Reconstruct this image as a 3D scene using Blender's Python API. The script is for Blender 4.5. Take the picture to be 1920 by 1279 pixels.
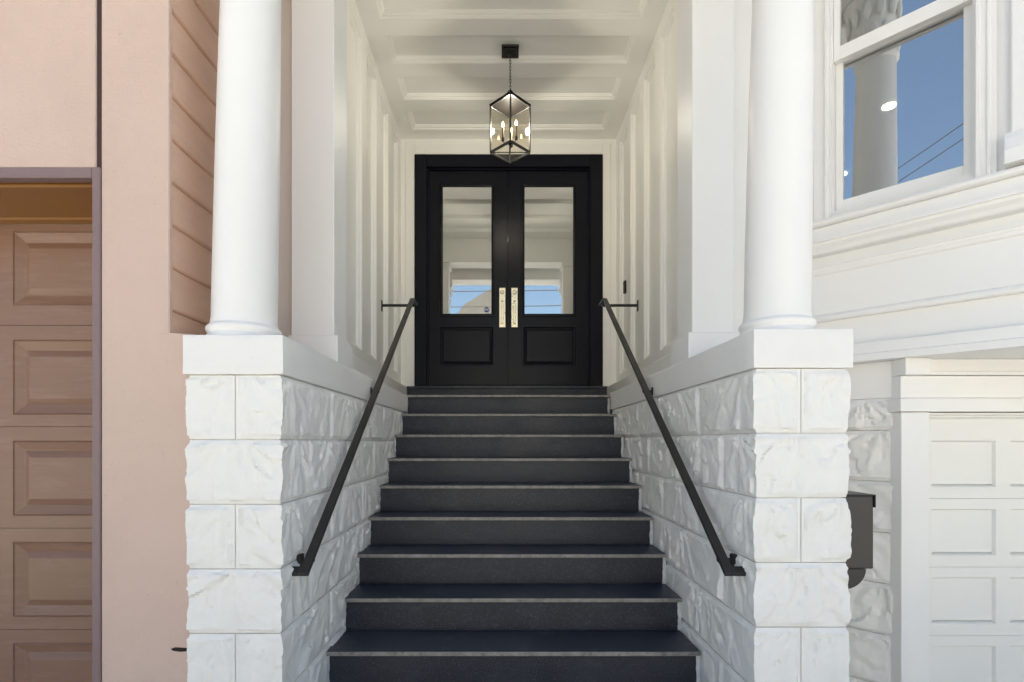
import bpy, bmesh, math, random
from mathutils import Vector, Matrix, noise

random.seed(7)
for o in list(bpy.data.objects):
    bpy.data.objects.remove(o, do_unlink=True)
SC = bpy.context.scene
COL = SC.collection

# ------------------------------------------------------------------ camera
E = 1.45                       # eye height above the pavement; all heights below are relative to the eye
F = 980.0                      # focal length in pixels of the 1920 px wide photograph
VX, VY = 941.0, 828.0          # vanishing point of the depth lines
cd = bpy.data.cameras.new('camera')
cd.sensor_width = 36.0
cd.lens = 36.0 * F / 1920.0
cd.shift_x = (960.0 - VX) / 1920.0
cd.shift_y = (VY - 639.5) / 1920.0
cd.clip_start = 0.06
cd.clip_end = 2000
cam = bpy.data.objects.new('camera', cd)
cam.location = (0, 0, E)
cam.rotation_euler = (math.radians(90), 0, 0)
COL.objects.link(cam)
SC.camera = cam

# ------------------------------------------------------------------ sky, sun, exposure
SUN_EL, SUN_AZ = math.radians(60), math.radians(-12)      # azimuth from +Y (behind the houses), clockwise
w = bpy.data.worlds.new('World')
SC.world = w
w.use_nodes = True
wn = w.node_tree
for n in list(wn.nodes):
    wn.nodes.remove(n)
sky = wn.nodes.new('ShaderNodeTexSky')
sky.sky_type = 'NISHITA'
sky.sun_disc = False
sky.sun_elevation = SUN_EL
sky.sun_rotation = SUN_AZ
sky.altitude = 30
sky.air_density = 1.0
sky.dust_density = 1.3
sky.ozone_density = 1.0
bg = wn.nodes.new('ShaderNodeBackground')
bg.inputs['Strength'].default_value = 0.06
wo = wn.nodes.new('ShaderNodeOutputWorld')
wn.links.new(sky.outputs[0], bg.inputs[0])
wn.links.new(bg.outputs[0], wo.inputs[0])
sl = bpy.data.lights.new('sun', 'SUN')
sl.energy = 5.0
sl.angle = math.radians(0.5)
sl.color = (1.0, 0.94, 0.85)
so = bpy.data.objects.new('sun', sl)
sdir = Vector((math.sin(SUN_AZ) * math.cos(SUN_EL), math.cos(SUN_AZ) * math.cos(SUN_EL), math.sin(SUN_EL)))
so.rotation_euler = sdir.to_track_quat('Z', 'Y').to_euler()
so.location = (0, 0, 30)
COL.objects.link(so)
vs = SC.view_settings
vs.view_transform = 'Standard'
vs.look = 'None'
vs.gamma = 1.0
vs.use_curve_mapping = False
vs.exposure = 2.06
try:
    vs.use_white_balance = True            # camera white balance for open shade
    vs.white_balance_temperature = 6800
    vs.white_balance_tint = 6
except Exception:
    pass
SC.render.engine = 'CYCLES'
SC.cycles.use_denoising = True
SC.cycles.denoiser = 'OPENIMAGEDENOISE'
SC.cycles.denoising_input_passes = 'RGB_ALBEDO_NORMAL'
SC.cycles.denoising_prefilter = 'ACCURATE'
SC.cycles.sample_clamp_indirect = 6.0
SC.cycles.max_bounces = 14
SC.cycles.diffuse_bounces = 10
SC.cycles.glossy_bounces = 5
SC.cycles.transmission_bounces = 8
SC.cycles.transparent_max_bounces = 12
SC.cycles.caustics_reflective = False
SC.cycles.caustics_refractive = False

# ------------------------------------------------------------------ materials
MATS = {}


def material(name, color, rough=0.5, metal=0.0, var=0.06, vscale=3.0, bump=0.0, bscale=60.0, bdist=0.004,
             stretch=(1, 1, 1), color2=None, mixscale=None, spec=0.5, coat=0.0, detail=6.0, contrast=None, rvar=0.08):
    m = bpy.data.materials.new(name)
    m.use_nodes = True
    nt = m.node_tree
    p = nt.nodes['Principled BSDF']
    p.inputs['Roughness'].default_value = rough
    p.inputs['Metallic'].default_value = metal
    p.inputs['Specular IOR Level'].default_value = spec
    p.inputs['Coat Weight'].default_value = coat
    g = nt.nodes.new('ShaderNodeNewGeometry')
    mp = nt.nodes.new('ShaderNodeMapping')
    mp.inputs['Scale'].default_value = stretch
    nt.links.new(g.outputs['Position'], mp.inputs['Vector'])
    nz = nt.nodes.new('ShaderNodeTexNoise')
    nz.inputs['Scale'].default_value = mixscale or vscale
    nz.inputs['Detail'].default_value = detail
    nt.links.new(mp.outputs[0], nz.inputs['Vector'])
    cr = nt.nodes.new('ShaderNodeValToRGB')
    lo, hi = contrast or (0.3, 0.7)
    cr.color_ramp.elements[0].position = lo
    cr.color_ramp.elements[1].position = hi
    c = color
    c2 = color2 or tuple(min(1, v * (1 + var)) for v in c)
    c1 = c if color2 else tuple(v * (1 - var) for v in c)
    cr.color_ramp.elements[0].color = (*c1, 1)
    cr.color_ramp.elements[1].color = (*c2, 1)
    nt.links.new(nz.outputs['Fac'], cr.inputs['Fac'])
    nt.links.new(cr.outputs[0], p.inputs['Base Color'])
    if rvar:
        mr = nt.nodes.new('ShaderNodeMapRange')
        mr.inputs['From Min'].default_value = 0.3
        mr.inputs['From Max'].default_value = 0.7
        mr.inputs['To Min'].default_value = max(0.02, rough - rvar)
        mr.inputs['To Max'].default_value = min(1, rough + rvar)
        nt.links.new(nz.outputs['Fac'], mr.inputs['Value'])
        nt.links.new(mr.outputs[0], p.inputs['Roughness'])
    if bump:
        nb = nt.nodes.new('ShaderNodeTexNoise')
        nb.inputs['Scale'].default_value = bscale
        nb.inputs['Detail'].default_value = 5
        nb.inputs['Roughness'].default_value = 0.6
        nt.links.new(mp.outputs[0], nb.inputs['Vector'])
        b = nt.nodes.new('ShaderNodeBump')
        b.inputs['Strength'].default_value = bump
        b.inputs['Distance'].default_value = bdist
        nt.links.new(nb.outputs['Fac'], b.inputs['Height'])
        nt.links.new(b.outputs[0], p.inputs['Normal'])
    MATS[name] = m
    return m


def speckle(name, scale, lo, hi, color, amount=1.0, stretch=(1, 1, 1)):
    # spots of another colour (grit, pits, dust) laid over a material's base colour
    nt = MATS[name].node_tree
    p = nt.nodes['Principled BSDF']
    src = p.inputs['Base Color'].links[0].from_socket
    g = nt.nodes.new('ShaderNodeNewGeometry')
    mp = nt.nodes.new('ShaderNodeMapping')
    mp.inputs['Scale'].default_value = stretch
    nt.links.new(g.outputs['Position'], mp.inputs['Vector'])
    nz = nt.nodes.new('ShaderNodeTexNoise')
    nz.inputs['Scale'].default_value = scale
    nz.inputs['Detail'].default_value = 4
    nz.inputs['Roughness'].default_value = 0.65
    nt.links.new(mp.outputs[0], nz.inputs['Vector'])
    mr = nt.nodes.new('ShaderNodeMapRange')
    mr.inputs['From Min'].default_value = lo
    mr.inputs['From Max'].default_value = hi
    mr.inputs['To Max'].default_value = amount
    nt.links.new(nz.outputs['Fac'], mr.inputs['Value'])
    mx = nt.nodes.new('ShaderNodeMix')
    mx.data_type = 'RGBA'
    nt.links.new(mr.outputs[0], mx.inputs['Factor'])
    nt.links.new(src, mx.inputs['A'])
    mx.inputs['B'].default_value = (*color, 1)
    nt.links.new(mx.outputs['Result'], p.inputs['Base Color'])


def emission(name, color, strength):
    m = bpy.data.materials.new(name)
    m.use_nodes = True
    p = m.node_tree.nodes['Principled BSDF']
    p.inputs['Base Color'].default_value = (*color, 1)
    p.inputs['Emission Color'].default_value = (*color, 1)
    p.inputs['Emission Strength'].default_value = strength
    MATS[name] = m


def glass(name, refl, tint, trans_tint=(1, 1, 1), fresnel=True, wav=0.0):
    m = bpy.data.materials.new(name)
    m.use_nodes = True
    nt = m.node_tree
    for n in list(nt.nodes):
        nt.nodes.remove(n)
    out = nt.nodes.new('ShaderNodeOutputMaterial')
    gl = nt.nodes.new('ShaderNodeBsdfGlossy')
    gl.inputs['Roughness'].default_value = 0.0
    gl.inputs['Color'].default_value = (*tint, 1)
    tr = nt.nodes.new('ShaderNodeBsdfTransparent')
    tr.inputs['Color'].default_value = (*trans_tint, 1)
    mx = nt.nodes.new('ShaderNodeMixShader')
    if fresnel:
        lw = nt.nodes.new('ShaderNodeLayerWeight')
        lw.inputs['Blend'].default_value = 0.5
        pw = nt.nodes.new('ShaderNodeMath')
        pw.operation = 'POWER'
        pw.inputs[1].default_value = 5.0
        nt.links.new(lw.outputs['Facing'], pw.inputs[0])
        ma = nt.nodes.new('ShaderNodeMath')
        ma.operation = 'MULTIPLY_ADD'
        ma.inputs[1].default_value = 0.95
        ma.inputs[2].default_value = 0.06 + refl
        ma.use_clamp = True
        nt.links.new(pw.outputs[0], ma.inputs[0])
        nt.links.new(ma.outputs[0], mx.inputs[0])
    else:
        mx.inputs[0].default_value = refl
    if wav:
        g = nt.nodes.new('ShaderNodeNewGeometry')
        nz = nt.nodes.new('ShaderNodeTexNoise')
        nz.inputs['Scale'].default_value = 4
        nz.inputs['Detail'].default_value = 1
        nt.links.new(g.outputs['Position'], nz.inputs['Vector'])
        b = nt.nodes.new('ShaderNodeBump')
        b.inputs['Strength'].default_value = wav
        b.inputs['Distance'].default_value = 0.01
        nt.links.new(nz.outputs['Fac'], b.inputs['Height'])
        nt.links.new(b.outputs[0], gl.inputs['Normal'])
    nt.links.new(tr.outputs[0], mx.inputs[1])
    nt.links.new(gl.outputs[0], mx.inputs[2])
    nt.links.new(mx.outputs[0], out.inputs['Surface'])
    MATS[name] = m


material('white_paint', (0.82, 0.815, 0.805), 0.42, var=0.015, vscale=1.6, bump=0.05, bscale=90, bdist=0.002)
material('white_gloss', (0.875, 0.87, 0.845), 0.34, var=0.015, vscale=1.2, rvar=0.0)
material('white_stone', (0.79, 0.79, 0.78), 0.5, var=0.03, vscale=9, bump=0.22, bscale=55, bdist=0.006, color2=(0.83, 0.825, 0.80))
material('cap_concrete', (0.80, 0.795, 0.785), 0.55, var=0.02, vscale=4, bump=0.2, bscale=130, bdist=0.002)
material('joint_mortar', (0.74, 0.735, 0.72), 0.7, var=0.05, vscale=20)
material('black_door', (0.0042, 0.0052, 0.0105), 0.34, var=0.04, vscale=0.6, spec=0.2, rvar=0.0)
material('black_metal', (0.014, 0.0135, 0.013), 0.42, var=0.1, vscale=8, bump=0.05, bscale=200, bdist=0.001)
material('bronze_metal', (0.0055, 0.0042, 0.0034), 0.6, metal=0.0, var=0.1, vscale=8, spec=0.15)
material('mailbox_metal', (0.048, 0.044, 0.042), 0.45, metal=0.3, var=0.06, vscale=6, bump=0.03, bscale=200, bdist=0.001)
material('brass', (0.86, 0.77, 0.56), 0.3, metal=1.0, var=0.04, vscale=12)
material('brass_dark', (0.12, 0.08, 0.03), 0.4, metal=1.0)
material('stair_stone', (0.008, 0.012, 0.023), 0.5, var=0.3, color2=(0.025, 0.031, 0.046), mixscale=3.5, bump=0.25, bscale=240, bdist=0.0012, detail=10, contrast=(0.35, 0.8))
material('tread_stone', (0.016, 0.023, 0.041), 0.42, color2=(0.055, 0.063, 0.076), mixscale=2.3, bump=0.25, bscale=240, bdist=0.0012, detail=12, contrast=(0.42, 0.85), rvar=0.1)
material('tread_edge', (0.26, 0.245, 0.23), 0.5, var=0.25, vscale=14, detail=10)
material('pink_stucco', (0.585, 0.442, 0.378), 0.85, var=0.035, vscale=2.2, bump=0.75, bscale=75, bdist=0.005, color2=(0.615, 0.472, 0.41), stretch=(1, 1, 1.25))
material('pink_wood', (0.64, 0.43, 0.325), 0.6, var=0.05, vscale=3, bump=0.12, bscale=40, bdist=0.002, stretch=(1, 1, 6))
material('mauve_paint', (0.21, 0.145, 0.15), 0.55, var=0.05, vscale=6, bump=0.3, bscale=60, bdist=0.002)
material('brown_paint', (0.235, 0.136, 0.094), 0.42, var=0.05, vscale=3, bump=0.2, bscale=30, bdist=0.0012, stretch=(1, 1, 14))
material('brown_bounce_paint', (0.30, 0.145, 0.045), 0.45, var=0.08, vscale=3)  # brown header paint with the warm bounce light put into its colour
material('dark_brown', (0.045, 0.022, 0.018), 0.7, var=0.2, vscale=12)
material('rust', (0.02, 0.011, 0.009), 0.9, var=0.5, vscale=60)
material('garage_white', (0.80, 0.795, 0.77), 0.4, var=0.015, vscale=2)
material('room_dark', (0.07, 0.068, 0.062), 0.8, var=0.05)
material('room_pale', (0.22, 0.215, 0.20), 0.7, var=0.03)
material('candle', (0.16, 0.115, 0.05), 0.6, var=0.05, vscale=20)
material('sticker_blue', (0.02, 0.06, 0.28), 0.4, var=0.02)
material('sticker_white', (0.85, 0.85, 0.85), 0.4, var=0.02)
material('asphalt', (0.26, 0.25, 0.235), 0.9, var=0.15, vscale=6, bump=0.3, bscale=120)
material('concrete', (0.56, 0.53, 0.48), 0.85, var=0.08, vscale=2, bump=0.2, bscale=90)
material('house_cream', (0.74, 0.70, 0.62), 0.8, var=0.05)
material('house_grey', (0.66, 0.66, 0.66), 0.8, var=0.05)
material('roof_grey', (0.10, 0.095, 0.09), 0.85, var=0.15)
material('window_dark', (0.03, 0.035, 0.04), 0.1, var=0.05)
material('wire', (0.02, 0.02, 0.02), 0.6)
speckle('stair_stone', 120, 0.54, 0.74, (0.085, 0.092, 0.105))
speckle('stair_stone', 5, 0.56, 0.78, (0.05, 0.056, 0.068), 0.6, (1, 1, 2.5))
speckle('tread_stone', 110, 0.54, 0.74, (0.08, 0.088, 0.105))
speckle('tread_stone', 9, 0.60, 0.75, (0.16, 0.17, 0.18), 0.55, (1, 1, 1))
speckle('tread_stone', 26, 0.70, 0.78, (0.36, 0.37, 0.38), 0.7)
speckle('tread_edge', 40, 0.5, 0.7, (0.10, 0.10, 0.10), 0.7)
speckle('white_stone', 70, 0.66, 0.76, (0.50, 0.49, 0.46), 0.6)
speckle('white_stone', 14, 0.60, 0.75, (0.76, 0.75, 0.69), 0.6)
speckle('cap_concrete', 60, 0.68, 0.76, (0.56, 0.55, 0.52), 0.5)
speckle('cap_concrete', 5, 0.55, 0.75, (0.74, 0.735, 0.71), 0.6)
speckle('white_paint', 3.2, 0.55, 0.75, (0.77, 0.765, 0.75), 0.5, (1, 1, 0.3))
speckle('white_paint', 42, 0.73, 0.77, (0.55, 0.54, 0.52), 0.5)
speckle('pink_stucco', 2.4, 0.50, 0.75, (0.52, 0.395, 0.34), 0.55, (1, 1, 0.5))
speckle('pink_stucco', 38, 0.67, 0.76, (0.42, 0.30, 0.25), 0.6)
speckle('pink_stucco', 7, 0.62, 0.78, (0.50, 0.37, 0.32), 0.5, (1.6, 1, 0.7))
speckle('brown_paint', 9, 0.52, 0.75, (0.30, 0.19, 0.15), 0.6, (0.6, 1, 3))
speckle('pink_wood', 4, 0.55, 0.75, (0.53, 0.365, 0.285), 0.6, (1, 1, 3))
speckle('pink_wood', 45, 0.70, 0.76, (0.25, 0.15, 0.11), 0.7)
speckle('garage_white', 3, 0.55, 0.78, (0.76, 0.75, 0.715), 0.5)
speckle('black_metal', 60, 0.66, 0.75, (0.05, 0.05, 0.048), 0.5)
material('weather_strip', (0.30, 0.30, 0.30), 0.6)
material('caulk', (0.62, 0.64, 0.66), 0.7, var=0.1, vscale=30)
emission('bulb_glow', (1.0, 0.66, 0.28), 12.0)
emission('downlight_glow', (1.0, 0.95, 0.85), 9.0)
glass('door_glass', 0.62, (0.92, 0.93, 0.92), (0.9, 0.92, 0.91), fresnel=False)
material('shade_cloth', (0.80, 0.80, 0.78), 0.8, var=0.02, vscale=1.5)
glass('window_glass', 0.40, (0.97, 0.98, 1.0), (0.72, 0.75, 0.74), wav=0.006)
glass('lantern_glass', 0.0, (1, 1, 1), (0.93, 0.90, 0.83))

# ------------------------------------------------------------------ helpers
def PX(px, d):
    return (px - VX) * d / F


def PZ(py, d):
    return (VY - py) * d / F


FRONT = Matrix(((1, 0, 0, 0), (0, 0, -1, 0), (0, 1, 0, 0), (0, 0, 0, 1)))     # u = X, v = Z, n = towards the street


def front(d):
    m = FRONT.copy()
    m[1][3] = d
    return m


def side(x, s):               # u = depth, v = Z, n = s * X
    return Matrix(((0, 0, s, x), (1, 0, 0, 0), (0, 1, 0, 0), (0, 0, 0, 1)))


def overhead(z):              # u = X, v = depth, n = down
    return Matrix(((1, 0, 0, 0), (0, 1, 0, 0), (0, 0, -1, z), (0, 0, 0, 1)))


WPOS = {}


def register(o, pos, label=None, cat=None, group=None, kind=None):
    WPOS[o.name] = Vector(pos)
    if label: o['label'] = label
    if cat: o['category'] = cat
    if group: o['group'] = group
    if kind: o['kind'] = kind
    return o


def thing(name, pos, label, cat, group=None):
    o = bpy.data.objects.new(name, None)
    o.empty_display_size = 0.2
    p = Vector(pos) + Vector((0, 0, E))
    o.location = p
    COL.objects.link(o)
    return register(o, p, label, cat, group)


class B:
    def __init__(s, M=None):
        s.bm = bmesh.new()
        s.M = M or Matrix.Identity(4)

    def v(s, *p):
        return s.bm.verts.new(s.M @ Vector(p))

    def face(s, vs):
        try:
            return s.bm.faces.new(vs)
        except ValueError:
            return None

    def quad(s, a, b, c, d):
        return s.face([s.v(*a), s.v(*b), s.v(*c), s.v(*d)])

    def box(s, x0, x1, y0, y1, z0, z1, bev=0.0, seg=1):
        vs = [s.v(x, y, z) for x in (x0, x1) for y in (y0, y1) for z in (z0, z1)]
        fs = [s.face([vs[i] for i in q]) for q in ((0, 1, 3, 2), (4, 6, 7, 5), (0, 4, 5, 1), (2, 3, 7, 6), (0, 2, 6, 4), (1, 5, 7, 3))]
        if bev:
            es = list({e for f in fs for e in f.edges})
            bmesh.ops.bevel(s.bm, geom=es, offset=bev, segments=seg, affect='EDGES', profile=0.6)
        return s

    def rect_sweep(s, u0, u1, v0, v1, prof, fill=False, start=True):
        loops = []
        for (i, n) in prof:
            loops.append([s.v(u0 + i, v0 + i, n), s.v(u1 - i, v0 + i, n), s.v(u1 - i, v1 - i, n), s.v(u0 + i, v1 - i, n)])
        for a, b in zip(loops, loops[1:]):
            for k in range(4):
                s.face([a[k], a[(k + 1) % 4], b[(k + 1) % 4], b[k]])
        if fill:
            s.face(loops[-1])
        return s

    def sheet(s, us, vs_, holes, n=0.0):
        V = {}
        def g(i, j):
            if (i, j) not in V:
                V[(i, j)] = s.v(us[i], vs_[j], n)
            return V[(i, j)]
        for i in range(len(us) - 1):
            for j in range(len(vs_) - 1):
                cu, cv = (us[i] + us[i + 1]) / 2, (vs_[j] + vs_[j + 1]) / 2
                if any(h[0] < cu < h[1] and h[2] < cv < h[3] for h in holes):
                    continue
                s.face([g(i, j), g(i + 1, j), g(i + 1, j + 1), g(i, j + 1)])
        return s

    def extrude_profile(s, prof, u0, u1):     # prof of (n, v) points, swept along u
        a = [s.v(u0, v, n) for n, v in prof]
        b = [s.v(u1, v, n) for n, v in prof]
        k = len(prof)
        for i in range(k):
            s.face([a[i], a[(i + 1) % k], b[(i + 1) % k], b[i]])
        s.face(a[::-1])
        s.face(b)
        return s

    def lathe(s, c, prof, seg=48, lean=0.0, cap=True):     # prof of (r, z); lean shifts x per metre of height above prof[0]
        rings = []
        for r, z in prof:
            rings.append([s.v(c[0] + r * math.cos(2 * math.pi * k / seg) + lean * (z - prof[0][1]), c[1] + r * math.sin(2 * math.pi * k / seg), c[2] + z) for k in range(seg)])
        for a, b in zip(rings, rings[1:]):
            for k in range(seg):
                s.face([a[k], a[(k + 1) % seg], b[(k + 1) % seg], b[k]])
        if cap:
            s.face(rings[0][::-1])
            s.face(rings[-1])
        return s

    def tube(s, pts, r, seg=8, closed=False):
        pts = [Vector(p) for p in pts]
        rings = []
        n = len(pts)
        for i, p in enumerate(pts):
            if closed:
                t = pts[(i + 1) % n] - pts[i - 1]
            else:
                t = pts[min(i + 1, n - 1)] - pts[max(i - 1, 0)]
            q = t.to_track_quat('Z', 'Y')
            rings.append([s.v(*(p + q @ Vector((r * math.cos(2 * math.pi * k / seg), r * math.sin(2 * math.pi * k / seg), 0)))) for k in range(seg)])
        m = n if closed else n - 1
        for i in range(m):
            a, b = rings[i], rings[(i + 1) % n]
            for k in range(seg):
                s.face([a[k], a[(k + 1) % seg], b[(k + 1) % seg], b[k]])
        if not closed:
            s.face(rings[0][::-1])
            s.face(rings[-1])
        return s

    def bar(s, p0, p1, width, thick, up=(0, 0, 1), bev=0.0015):      # a flat bar; width across, thick along 'up'
        p0, p1 = Vector(p0), Vector(p1)
        t = (p1 - p0).normalized()
        side_ = t.cross(Vector(up)).normalized()
        upv = side_.cross(t).normalized()
        vs_ = []
        for p in (p0, p1):
            for a, b in ((-1, -1), (1, -1), (1, 1), (-1, 1)):
                vs_.append(s.v(*(p + side_ * a * width / 2 + upv * b * thick / 2)))
        fs = [s.face([vs_[i] for i in q]) for q in ((3, 2, 1, 0), (4, 5, 6, 7), (0, 1, 5, 4), (1, 2, 6, 5), (2, 3, 7, 6), (3, 0, 4, 7))]
        if bev:
            es = list({e for f in fs for e in f.edges})
            bmesh.ops.bevel(s.bm, geom=es, offset=bev, segments=1, affect='EDGES')
        return s

    def build(s, name, mat, parent=None, smooth=False, label=None, cat=None, group=None, kind=None, recalc=True):
        bm = s.bm
        if recalc:
            bmesh.ops.recalc_face_normals(bm, faces=bm.faces)
        lo = Vector([min(v.co[i] for v in bm.verts) for i in range(3)])
        hi = Vector([max(v.co[i] for v in bm.verts) for i in range(3)])
        c = (lo + hi) / 2
        c.z = lo.z
        for v in bm.verts:
            v.co -= c
        me = bpy.data.meshes.new(name)
        bm.to_mesh(me)
        bm.free()
        me.materials.append(MATS[mat])
        if smooth:
            me.polygons.foreach_set('use_smooth', [True] * len(me.polygons))
            if smooth is not True:
                me.set_sharp_from_angle(angle=math.radians(smooth))
        o = bpy.data.objects.new(name, me)
        COL.objects.link(o)
        wpos = c + Vector((0, 0, E))
        if parent:
            o.parent = parent
            o.location = wpos - WPOS[parent.name]
        else:
            o.location = wpos
        return register(o, wpos, label, cat, group, kind)


def boxpart(name, mat, parent, x0, x1, y0, y1, z0, z1, bev=0.003, M=None, **k):
    return B(M).box(x0, x1, y0, y1, z0, z1, bev).build(name, mat, parent, **k)


PANEL_PROF = [(0, 0), (0.003, -0.004), (0.012, -0.006), (0.016, -0.015), (0.024, -0.018), (0.032, -0.021), (0.035, -0.029), (0.041, -0.030), (0.044, -0.038)]


def panelled(name, mat, parent, M, u0, u1, v0, v1, rects, prof=PANEL_PROF, pname='panel', mname='moulding'):
    us = sorted({u0, u1, *[r[0] for r in rects], *[r[1] for r in rects]})
    vv = sorted({v0, v1, *[r[2] for r in rects], *[r[3] for r in rects]})
    part = B(M).sheet(us, vv, rects).build(name, mat, parent, recalc=False)
    i, n = prof[-1]
    for r in rects:
        B(M).rect_sweep(*r, prof).build(mname, mat, part, recalc=False)
        B(M).box(r[0] + i - .002, r[1] - i + .002, r[2] + i - .002, r[3] - i + .002, n - 0.008, n + 0.001).build(pname, mat, part)
    return part


# ================================================================== the setting
G = -E
B().box(-400, 400, -400, 400, G - 0.5, G - 0.01).build('ground', 'asphalt', kind='structure')
B().box(-60, 60, -4.6, 40, G - 0.008, G).build('sidewalk', 'concrete', kind='structure')

# ================================================================== white house
LW, RW = -1.1475, 1.299          # panelled side walls of the porch
DD = 5.95                        # wall with the door
CEIL = 3.4425
LAND = 0.436
house = thing('white_house', (0.1, 4, G), 'white painted house with a panelled porch, black double door, bay window and garage', 'house')

# panelled porch walls
far = [4.285, 4.78, 5.275, 5.77]
rects = [(f - 0.335, f + 0.005, 0.745, 3.312) for f in far]
rects = [(3.455, 3.795, 0.745, 3.312)] + rects
panelled('panelled_wall', 'white_gloss', house, side(LW, 1), 2.98, DD, LAND - 0.02, CEIL, rects)
panelled('panelled_wall', 'white_gloss', house, side(RW, -1), 2.98, DD, LAND + 0.0, CEIL, rects)
boxpart('wall_core', 'white_paint', house, LW - 0.14, LW - 0.045, 2.985, 9.0, G, CEIL + 0.3)
boxpart('wall_core', 'white_paint', house, RW + 0.045, RW + 0.14, 3.22, 9.0, G, CEIL + 0.3)
# low plinth along the foot of each panelled wall
boxpart('base_plinth', 'white_gloss', house, LW + 0.001, -1.07, 3.10, DD - 0.002, LAND - 0.004, 0.619, 0.004)
boxpart('base_plinth', 'white_gloss', house, 1.184, RW - 0.001, 3.13, DD - 0.002, LAND + 0.019, 0.619, 0.004)
# porch ceiling
crects = []
for f in (3.747, 4.254, 4.757, 5.266, 5.777):
    crects.append((-0.99, 1.139, f - 0.325, f))
panelled('porch_ceiling', 'white_gloss', house, overhead(CEIL), LW, RW, 2.98, DD, crects)
boxpart('ceiling_core', 'white_paint', house, LW - 0.14, RW + 0.14, 3.0, 9.0, CEIL + 0.05, CEIL + 0.3)
# wall round the door
dw = B(front(DD))
ox0, ox1, oz1 = PX(790, DD), PX(1117, DD), PZ(300, DD)
dw.sheet([LW, ox0, ox1, RW], [LAND, oz1, CEIL], [(ox0, ox1, 0, oz1)])
dwo = dw.build('door_wall', 'white_gloss', house, recalc=False)
tb = B(front(DD))
x0, x1, z1 = PX(761, DD), PX(1145, DD), PZ(270, DD)
i0, i1, iz = PX(778, DD), PX(1129, DD), PZ(290, DD)
tb.box(x0, i0, 0.61, z1, 0.001, 0.014, 0.003)
tb.box(i1, x1, 0.61, z1, 0.001, 0.014, 0.003)
tb.box(i0 + .001, i1 - .001, iz, z1, 0.001, 0.0135, 0.003)
tb.build('white_door_trim', 'white_gloss', house)
boxpart('door_wall_core', 'white_paint', house, LW - 0.1, ox0 - 0.01, DD + 0.02, DD + 0.14, G, CEIL)
boxpart('door_wall_core', 'white_paint', house, ox1 + 0.01, RW + 0.1, DD + 0.02, DD + 0.14, G, CEIL)
boxpart('door_wall_core', 'white_paint', house, ox0 - .01, ox1 + .01, DD + 0.02, DD + 0.14, oz1 + 0.02, CEIL)
# entrance hall behind the glass
boxpart('hall_floor', 'room_dark', house, LW - 0.1, RW + 0.1, DD + 0.12, 9.0, 0.5, 0.61)
boxpart('hall_wall', 'room_dark', house, LW - 0.1, RW + 0.1, 9.0, 9.1, G, CEIL)

# door frame
CD = DD - 0.03
a0, a1, at = PX(777, CD), PX(1130.5, CD), PZ(289, CD)
b0, b1, bt = PX(799.5, CD), PX(1106.5, CD), PZ(312, CD)
fz = 0.64
fr = B()
fr.box(a0, b0, CD, DD + 0.12, fz, at, 0.003)
fr.box(b1, a1, CD, DD + 0.12, fz, at, 0.003)
fr.box(b0 + .0005, b1 - .0005, CD + .001, DD + 0.12, bt, at - .001, 0.003)
doorframe = fr.build('door_frame', 'black_door', house)
LD = DD + 0.035                  # face of the leaves
st = B()
st.box(b0 + .0005, b0 + 0.018, LD - 0.028, LD + .06, fz + .002, bt - .001, 0.003)
st.box(b1 - 0.018, b1 - .0005, LD - 0.028, LD + .06, fz + .002, bt - .001, 0.003)
st.box(b0 + .019, b1 - .019, LD - 0.027, LD + .06, bt - 0.02, bt - .002, 0.003)
st.build('door_stop', 'black_door', doorframe)
GP = [(-0.006, 0.002), (-0.002, 0.012), (0.008, 0.013), (0.014, 0.006), (0.022, 0.004), (0.028, -0.004), (0.032, -0.012)]
PP = [(0, 0), (0.002, 0.007), (0.010, 0.007), (0.016, -0.002), (0.020, -0.010), (0.028, -0.012), (0.034, -0.010), (0.05, -0.002)]


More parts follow.
